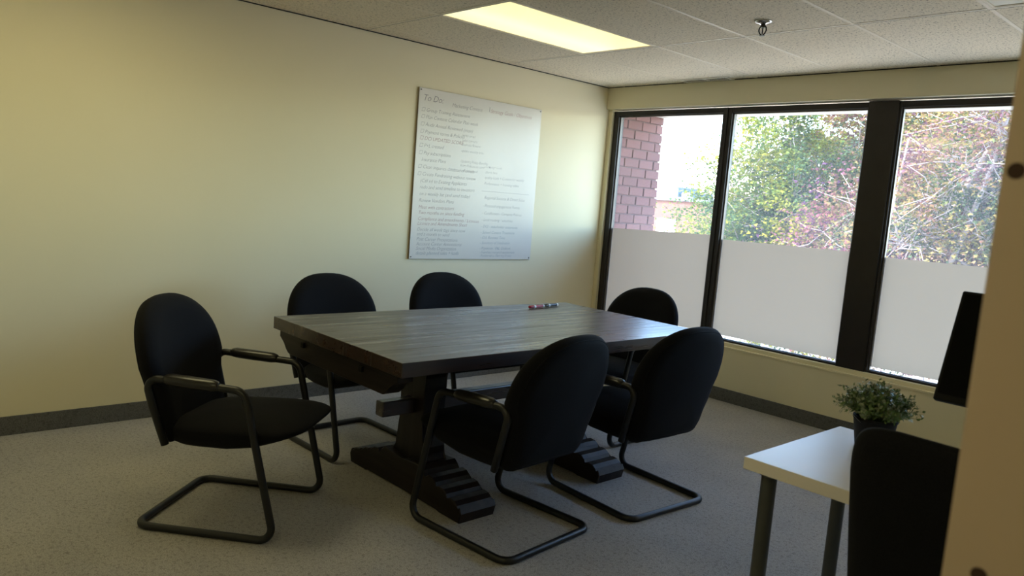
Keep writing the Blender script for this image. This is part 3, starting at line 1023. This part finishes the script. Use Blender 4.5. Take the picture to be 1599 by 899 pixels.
def make_chair(label):
    t = thing('cantilever_chair', label, 'chair', (0, 0, 0), 0, 'black cantilever chairs around the table')
    # frame: one continuous bent tube
    half = [(.105, .36), (.052, .60), (.075, .612), (.430, .590), (.462, .56), (.575, .016)]
    pts = [(x, CW - .006, z) for x, z in half[:0]]
    L = [(.118, CW - .010, .345), (.070, CW + .004, .50), (.042, CW + .008, .607), (.435, CW + .006, .592), (.572, CW, .0155), (.010, CW, .0155)]
    Rr = [(x, -y, z) for x, y, z in L[::-1]]
    rad = [0, .10, .055, .055, .050, .055] + [.055, .050, .055, .055, .10, 0]
    bm = bmesh.new()
    tube(bm, round_path(L + Rr, rad, 8), .0150, 12)
    finish('frame', bm, MT['steel'], t, True)
    # small glides under the floor loop are not visible; arm pads
    for s in (-1, 1):
        bm = bmesh.new()
        P_ = [(.120, s * (CW + .007), .606), (.128, s * (CW + .007), .607), (.145, s * (CW + .007), .6075), (.22, s * (CW + .007), .6045), (.31, s * (CW + .007), .601), (.328, s * (CW + .007), .5995), (.336, s * (CW + .007), .599)]
        tube(bm, P_, [.014, .019, .0225, .0235, .0225, .019, .014], 14, flat=1.1)
        finish('armrest', bm, MT['pad'], t, True)
    # seat
    def fr(f): return .050 * min(1, (f / .45)) ** .55 if f > 0 else 0
    def bk(f): return -.066 * min(1, (f / .10)) ** .5 if f > 0 else 0
    bm = pillow(seat_outline(), fr, bk)
    for v in bm.verts:
        d, u, w = v.co        # d up, u lateral, w along the depth
        x = .346 + w
        # the underside rises to a thin front lip, the rear sinks
        if d < 0: d *= 1 - .75 * min(1, max(0, (w - .06) / .20))
        z = .408 + d + .016 * (w / .28)
        narrow = 1 - .10 * max(0, -w / .25)
        v.co = (x, u * narrow, z)
    finish('seat', bm, MT['fabric'], t, True)
    # backrest
    def bf(f): return .044 * min(1, f / .16) ** .5 if f > 0 else 0
    def bb(f): return -.046 * min(1, f / .12) ** .5 if f > 0 else 0
    out = back_outline()
    bm = pillow(out, bf, bb, (1.0, .992, .97, .93, .87, .75, .5, .25))
    for v in bm.verts:
        v.co = back_bend(v.co)
    bo = finish('backrest', bm, MT['fabric'], t, True)
    bm = bmesh.new()
    cu = 0; cv = sum(p[1] for p in out) / len(out)
    tube(bm, [back_bend((-.0345, u * .93, cv + (v_ - cv) * .93)) for u, v_ in out], .0026, 6, closed=True)
    finish('piping', bm, MT['fabric'], bo, True)
    return t

def copy_tree(o, label):
    r = o.copy(); COL.objects.link(r)
    if label: r['label'] = label
    for ch in list(o.children):
        c_ = ch.copy(); COL.objects.link(c_); c_.parent = r
        for g in list(ch.children):
            d_ = g.copy(); COL.objects.link(d_); d_.parent = c_
    return r

chairs = [
    ('black cantilever chair standing apart at the near left corner of the table', 1.228, -3.948, 41.5),
    ('black cantilever chair on the wall side, nearer the viewer, left of the whiteboard', 0.615, -2.89, 2),
    ('black cantilever chair on the wall side, directly below the whiteboard', 0.615, -2.085, -1),
    ('black cantilever chair seen from behind, at the near long side by the front foot', 2.440, -2.868, 185),
    ('black cantilever chair seen from behind, at the long side nearest the windows', 2.487, -2.135, 176.5),
    ('black cantilever chair facing us at the far table end before the windows', 1.455, -1.115, -90),
]
proto = None
for lab, x, y, a in chairs:
    o = make_chair(lab) if proto is None else copy_tree(proto, lab)
    proto = proto or o
    o.location = (x, y, 0)
    o.rotation_euler = (0, 0, math.radians(a))

# ------------------------------------------------------------------ markers on the table
def marker(label, p0, p1, body, cap, tail, z):
    a = Vector((p0[0], p0[1], z)); b = Vector((p1[0], p1[1], z))
    d = b - a
    L = d.length
    o = thing('dry_erase_marker', label, 'marker', a, math.atan2(d.y, d.x), 'markers on the table')
    def part(name, prof, mat):
        bm = bmesh.new()
        lathe(bm, prof, 14)
        bm.transform(Matrix.Rotation(PI / 2, 4, 'Y'))
        return finish(name, bm, mat, o, True, 40)
    r = .0088
    part('cap', [(0, 0), (r * .8, 0), (r, .003), (r, L * .30), (0, L * .30)], cap)
    part('collar', [(0, L * .30), (r * 1.02, L * .30), (r * 1.02, L * .40), (0, L * .40)], MT['white'])
    part('barrel', [(0, L * .40), (r * .97, L * .40), (r * .97, L * .90), (0, L * .90)], body)
    part('end_plug', [(0, L * .90), (r * .97, L * .90), (r * .9, L * .985), (r * .6, L), (0, L)], tail)
    return o
marker('red dry-erase marker with white collar lying on the table', (1.290, -1.985), (1.277, -1.852), MT['red'], MT['red'], MT['white'], TZ + .0095)
marker('black dry-erase marker lying end to end with the red one', (1.272, -1.846), (1.256, -1.715), MT['black'], MT['black'], MT['white'], TZ + .0095)

# ------------------------------------------------------------------ white desk
DX0, DX1, DY0, DY1, DZ = 3.408, 4.608, -3.186, -2.606, 0.740
dk = thing('white_desk', 'white laminate desk top on round grey steel legs', 'desk', (4.0, -2.9, 0))
bm = bmesh.new()
bx(bm, DX0 - 4, DX1 - 4, DY0 + 2.9, DY1 + 2.9, DZ - .034, DZ, 0, 0.0015, 2)
finish('desk_top', bm, MT['desk_white'], dk)
for lx in (3.458, 4.558):
    for ly in (-3.13, -2.665):
        bm = bmesh.new()
        lathe(bm, [(0, .0), (.019, .0), (.021, .006), (.021, .690), (.036, .698), (.036, .7055), (0, .7055)], 20, lx - 4, ly + 2.9)
        finish('leg', bm, MT['leg_grey'], dk, True, 40)

# plant in its pot
PX, PY = 3.566, -2.742
pl = thing('potted_plant', 'bushy green artificial herb in a small black pot on the desk', 'plant', (PX, PY, DZ))
bm = bmesh.new()
lathe(bm, [(0, 0), (.046, 0), (.048, .003), (.060, .082), (.062, .084), (.062, .092), (.058, .092), (.055, .078), (0, .076)], 32)
finish('pot', bm, MT['pot'], pl, True, 40)
bm = bmesh.new()
lathe(bm, [(0, .082), (.040, .081), (.055, .077)], 24)
finish('soil', bm, MT['soil'], pl, True)
# torn paper collar at the rim
rawmesh('paper_collar', [(-.062, -.022, .088), (-.015, -.066, .080), (-.040, -.070, .100), (-.078, -.040, .108), (-.092, -.012, .104),
                         (-.061, -.021, .087), (-.014, -.065, .079), (-.039, -.069, .099), (-.077, -.039, .107), (-.091, -.011, .103)],
        [(0, 1, 2, 3, 4), (9, 8, 7, 6, 5), (0, 5, 6, 1), (1, 6, 7, 2), (2, 7, 8, 3), (3, 8, 9, 4), (4, 9, 5, 0)], MT['paper'], pl)
RR = random.Random(5)
stems = bmesh.new()
lv_v = {0: [], 1: []}; lv_f = {0: [], 1: []}
for k in range(560):
    az = RR.uniform(0, 2 * PI)
    el = math.acos(RR.uniform(.02, 1.0) ** .8)      # angle from vertical
    if RR.random() < .12: el = RR.uniform(1.2, 1.6)
    reach = RR.uniform(.045, .092) * (1.0 if el < .9 else 1.12)
    base = Vector((RR.uniform(-.03, .03), RR.uniform(-.03, .03), .08))
    dirv = Vector((math.sin(el) * math.cos(az), math.sin(el) * math.sin(az), math.cos(el) * 1.05))
    tip = base + dirv * reach + Vector((0, 0, .022))
    mid = base.lerp(tip, .5) + Vector((0, 0, .016 * math.sin(el)))
    tube(stems, [base, mid, tip], [.0009, .0008, .0004], 3, caps=False)
    pale = 1 if RR.random() < .33 else 0
    for q in range(13):
        t = .30 + .70 * q / 12
        p_ = (base.lerp(mid, t * 2) if t < .5 else mid.lerp(tip, t * 2 - 1))
        ax = (tip - mid).normalized()
        side = Vector((RR.gauss(0, 1), RR.gauss(0, 1), RR.gauss(0, 1)))
        side = (side - ax * side.dot(ax)).normalized()
        out_ = (side * .9 + ax * .55).normalized()
        L_ = RR.uniform(.009, .017)
        wv = ax.cross(side) * L_ * .24
        V, F = lv_v[pale], lv_f[pale]
        i = len(V)
        V += [p_, p_ + out_ * L_ * .5 + wv, p_ + out_ * L_, p_ + out_ * L_ * .5 - wv]
        F += [(i, i + 1, i + 2, i + 3)]
s = finish('stems', stems, MT['herb'], pl, True); s['kind'] = 'stuff'
for q, m in ((0, 'herb'), (1, 'herb_pale')):
    s = rawmesh('foliage', lv_v[q], lv_f[q], MT[m], pl); s['kind'] = 'stuff'

# monitor
mo = thing('computer_monitor', 'black monitor leaning back on its stand at the right edge', 'monitor', (3.985, -2.73, DZ))
bm = bmesh.new()
bx(bm, -.27, .27, -.012, .012, 0, .325, 0, .006, 3)
body = finish('monitor_body', bm, MT['plastic'], mo)
TILT = Matrix.Translation((0, -.02, .182)) @ Matrix.Rotation(math.radians(-22), 4, 'X')
body.matrix_local = TILT
bm = bmesh.new()
bx(bm, -.260, .260, -.0135, -.0115, .020, .315)
finish('screen', bm, MT['screen'], body)
bm = bmesh.new()
bx(bm, -.09, .09, .0, .03, .07, .24, 0, .008, 2)
finish('rear_housing', bm, MT['plastic'], body)
bm = bmesh.new()
bx(bm, -.11, .11, -.075, .075, 0, .012, 0, .004, 2)
finish('stand_base', bm, MT['plastic'], mo, True, 30)
bm = bmesh.new()
bx(bm, -.025, .025, .040, .062, .012, .30, 0, .004, 2)
finish('stand_neck', bm, MT['plastic'], mo)

# office chair tucked at the desk, seen from behind (local +y is the front)
oc = thing('office_chair', 'black upholstered office chair tucked under the white desk', 'chair', (4.045, -3.19, 0), math.radians(-3))
out = []
for k in range(60):
    a = 2 * PI * k / 60
    ca, sa = math.cos(a), math.sin(a)
    e = .26
    out.append((.235 * math.copysign(abs(ca) ** e, ca), .245 * math.copysign(abs(sa) ** e, sa)))
bm = pillow(out, lambda f: .026 * min(1, f / .25) ** .6 if f > 0 else 0, lambda f: -.026 * min(1, f / .14) ** .5 if f > 0 else 0)
for v_ in bm.verts:
    d_, u_, w_ = v_.co
    widen = 1 + .04 * (-w_ / .245) if w_ < .1 else 1
    v_.co = (u_ * widen, -.235 - .06 * (w_ / .245) + d_ + .25 * u_ * u_ - .02 * (1 - (w_ / .245) ** 2), .745 + w_)
finish('backrest', bm, MT['fabric'], oc, True)
bm = bmesh.new()
so = []
for k in range(48):
    a = 2 * PI * k / 48
    ca, sa = math.cos(a), math.sin(a)
    so.append((.235 * math.copysign(abs(ca) ** .45, ca), .22 * math.copysign(abs(sa) ** .45, sa)))
bm.free()
bm = pillow(so, lambda f: .035 * min(1, f / .3) ** .6 if f > 0 else 0, lambda f: -.03 * min(1, f / .15) ** .5 if f > 0 else 0)
for v_ in bm.verts:
    d_, u_, w_ = v_.co
    v_.co = (u_, .03 + w_, .445 + d_)
finish('seat', bm, MT['fabric'], oc, True)
bm = bmesh.new()
tube(bm, round_path([(0, .05, .40), (0, -.285, .40), (0, -.285, .60)], .06, 6), .016, 10)
finish('back_bracket', bm, MT['plastic'], oc, True)
bm = bmesh.new()
lathe(bm, [(0, .07), (.028, .07), (.028, .20), (.018, .205), (.018, .415), (0, .415)], 16)
finish('gas_lift', bm, MT['steel'], oc, True, 40)
bm = bmesh.new()
for k in range(5):
    a = 2 * PI * k / 5 + .3
    tube(bm, [(0, 0, .095), (.14 * math.cos(a), .14 * math.sin(a), .088), (.27 * math.cos(a), .27 * math.sin(a), .066)], [.024, .020, .014], 8)
finish('star_base', bm, MT['plastic'], oc, True)
for k in range(5):
    a = 2 * PI * k / 5 + .3
    bm = bmesh.new()
    lathe(bm, [(0, -.02), (.022, -.02), (.026, -.014), (.026, .014), (.022, .02), (0, .02)], 14)
    bm.transform(Matrix.Rotation(PI / 2, 4, 'X'))
    w_ = finish('castor', bm, MT['plastic'], oc, True, 40)
    w_.location = (.27 * math.cos(a), .27 * math.sin(a), .0265)

# tall furniture side at the right edge
bc = thing('tall_cabinet', 'tall beige melamine cabinet side with two drilled holes at the right edge', 'cabinet', (4.452, -4.35, 0))
box('side_panel', -.205, .205, 0, .018, 0, 2.05, MT['melamine'], bc, .0008)
box('side_panel', -.205, .205, .55, .568, 0, 2.05, MT['melamine'], bc, .0008)
box('back_panel', -.203, -.197, .018, .55, .05, 2.03, MT['melamine'], bc)
for z in (.05, .45, .85, 1.25, 1.65, 2.032):
    box('shelf', -.197, .203, .018, .55, z, z + .018, MT['melamine'], bc)
for hx, hz in ((4.257 + .0, 1.439), (4.2745, 1.108)):
    bm = bmesh.new()
    lathe(bm, [(0, -.0012), (.0042, -.0012), (.0062, -.0002), (.0066, .0004), (0, .0004)], 18)
    bm.transform(Matrix.Rotation(PI / 2, 4, 'X'))
    h_ = finish('hole_disc', bm, MT['hole'], bc, True, 30)  # solid disc: brown wood and the hole's shade in one dark colour
    h_.location = (hx - 4.452, -.0002, hz)
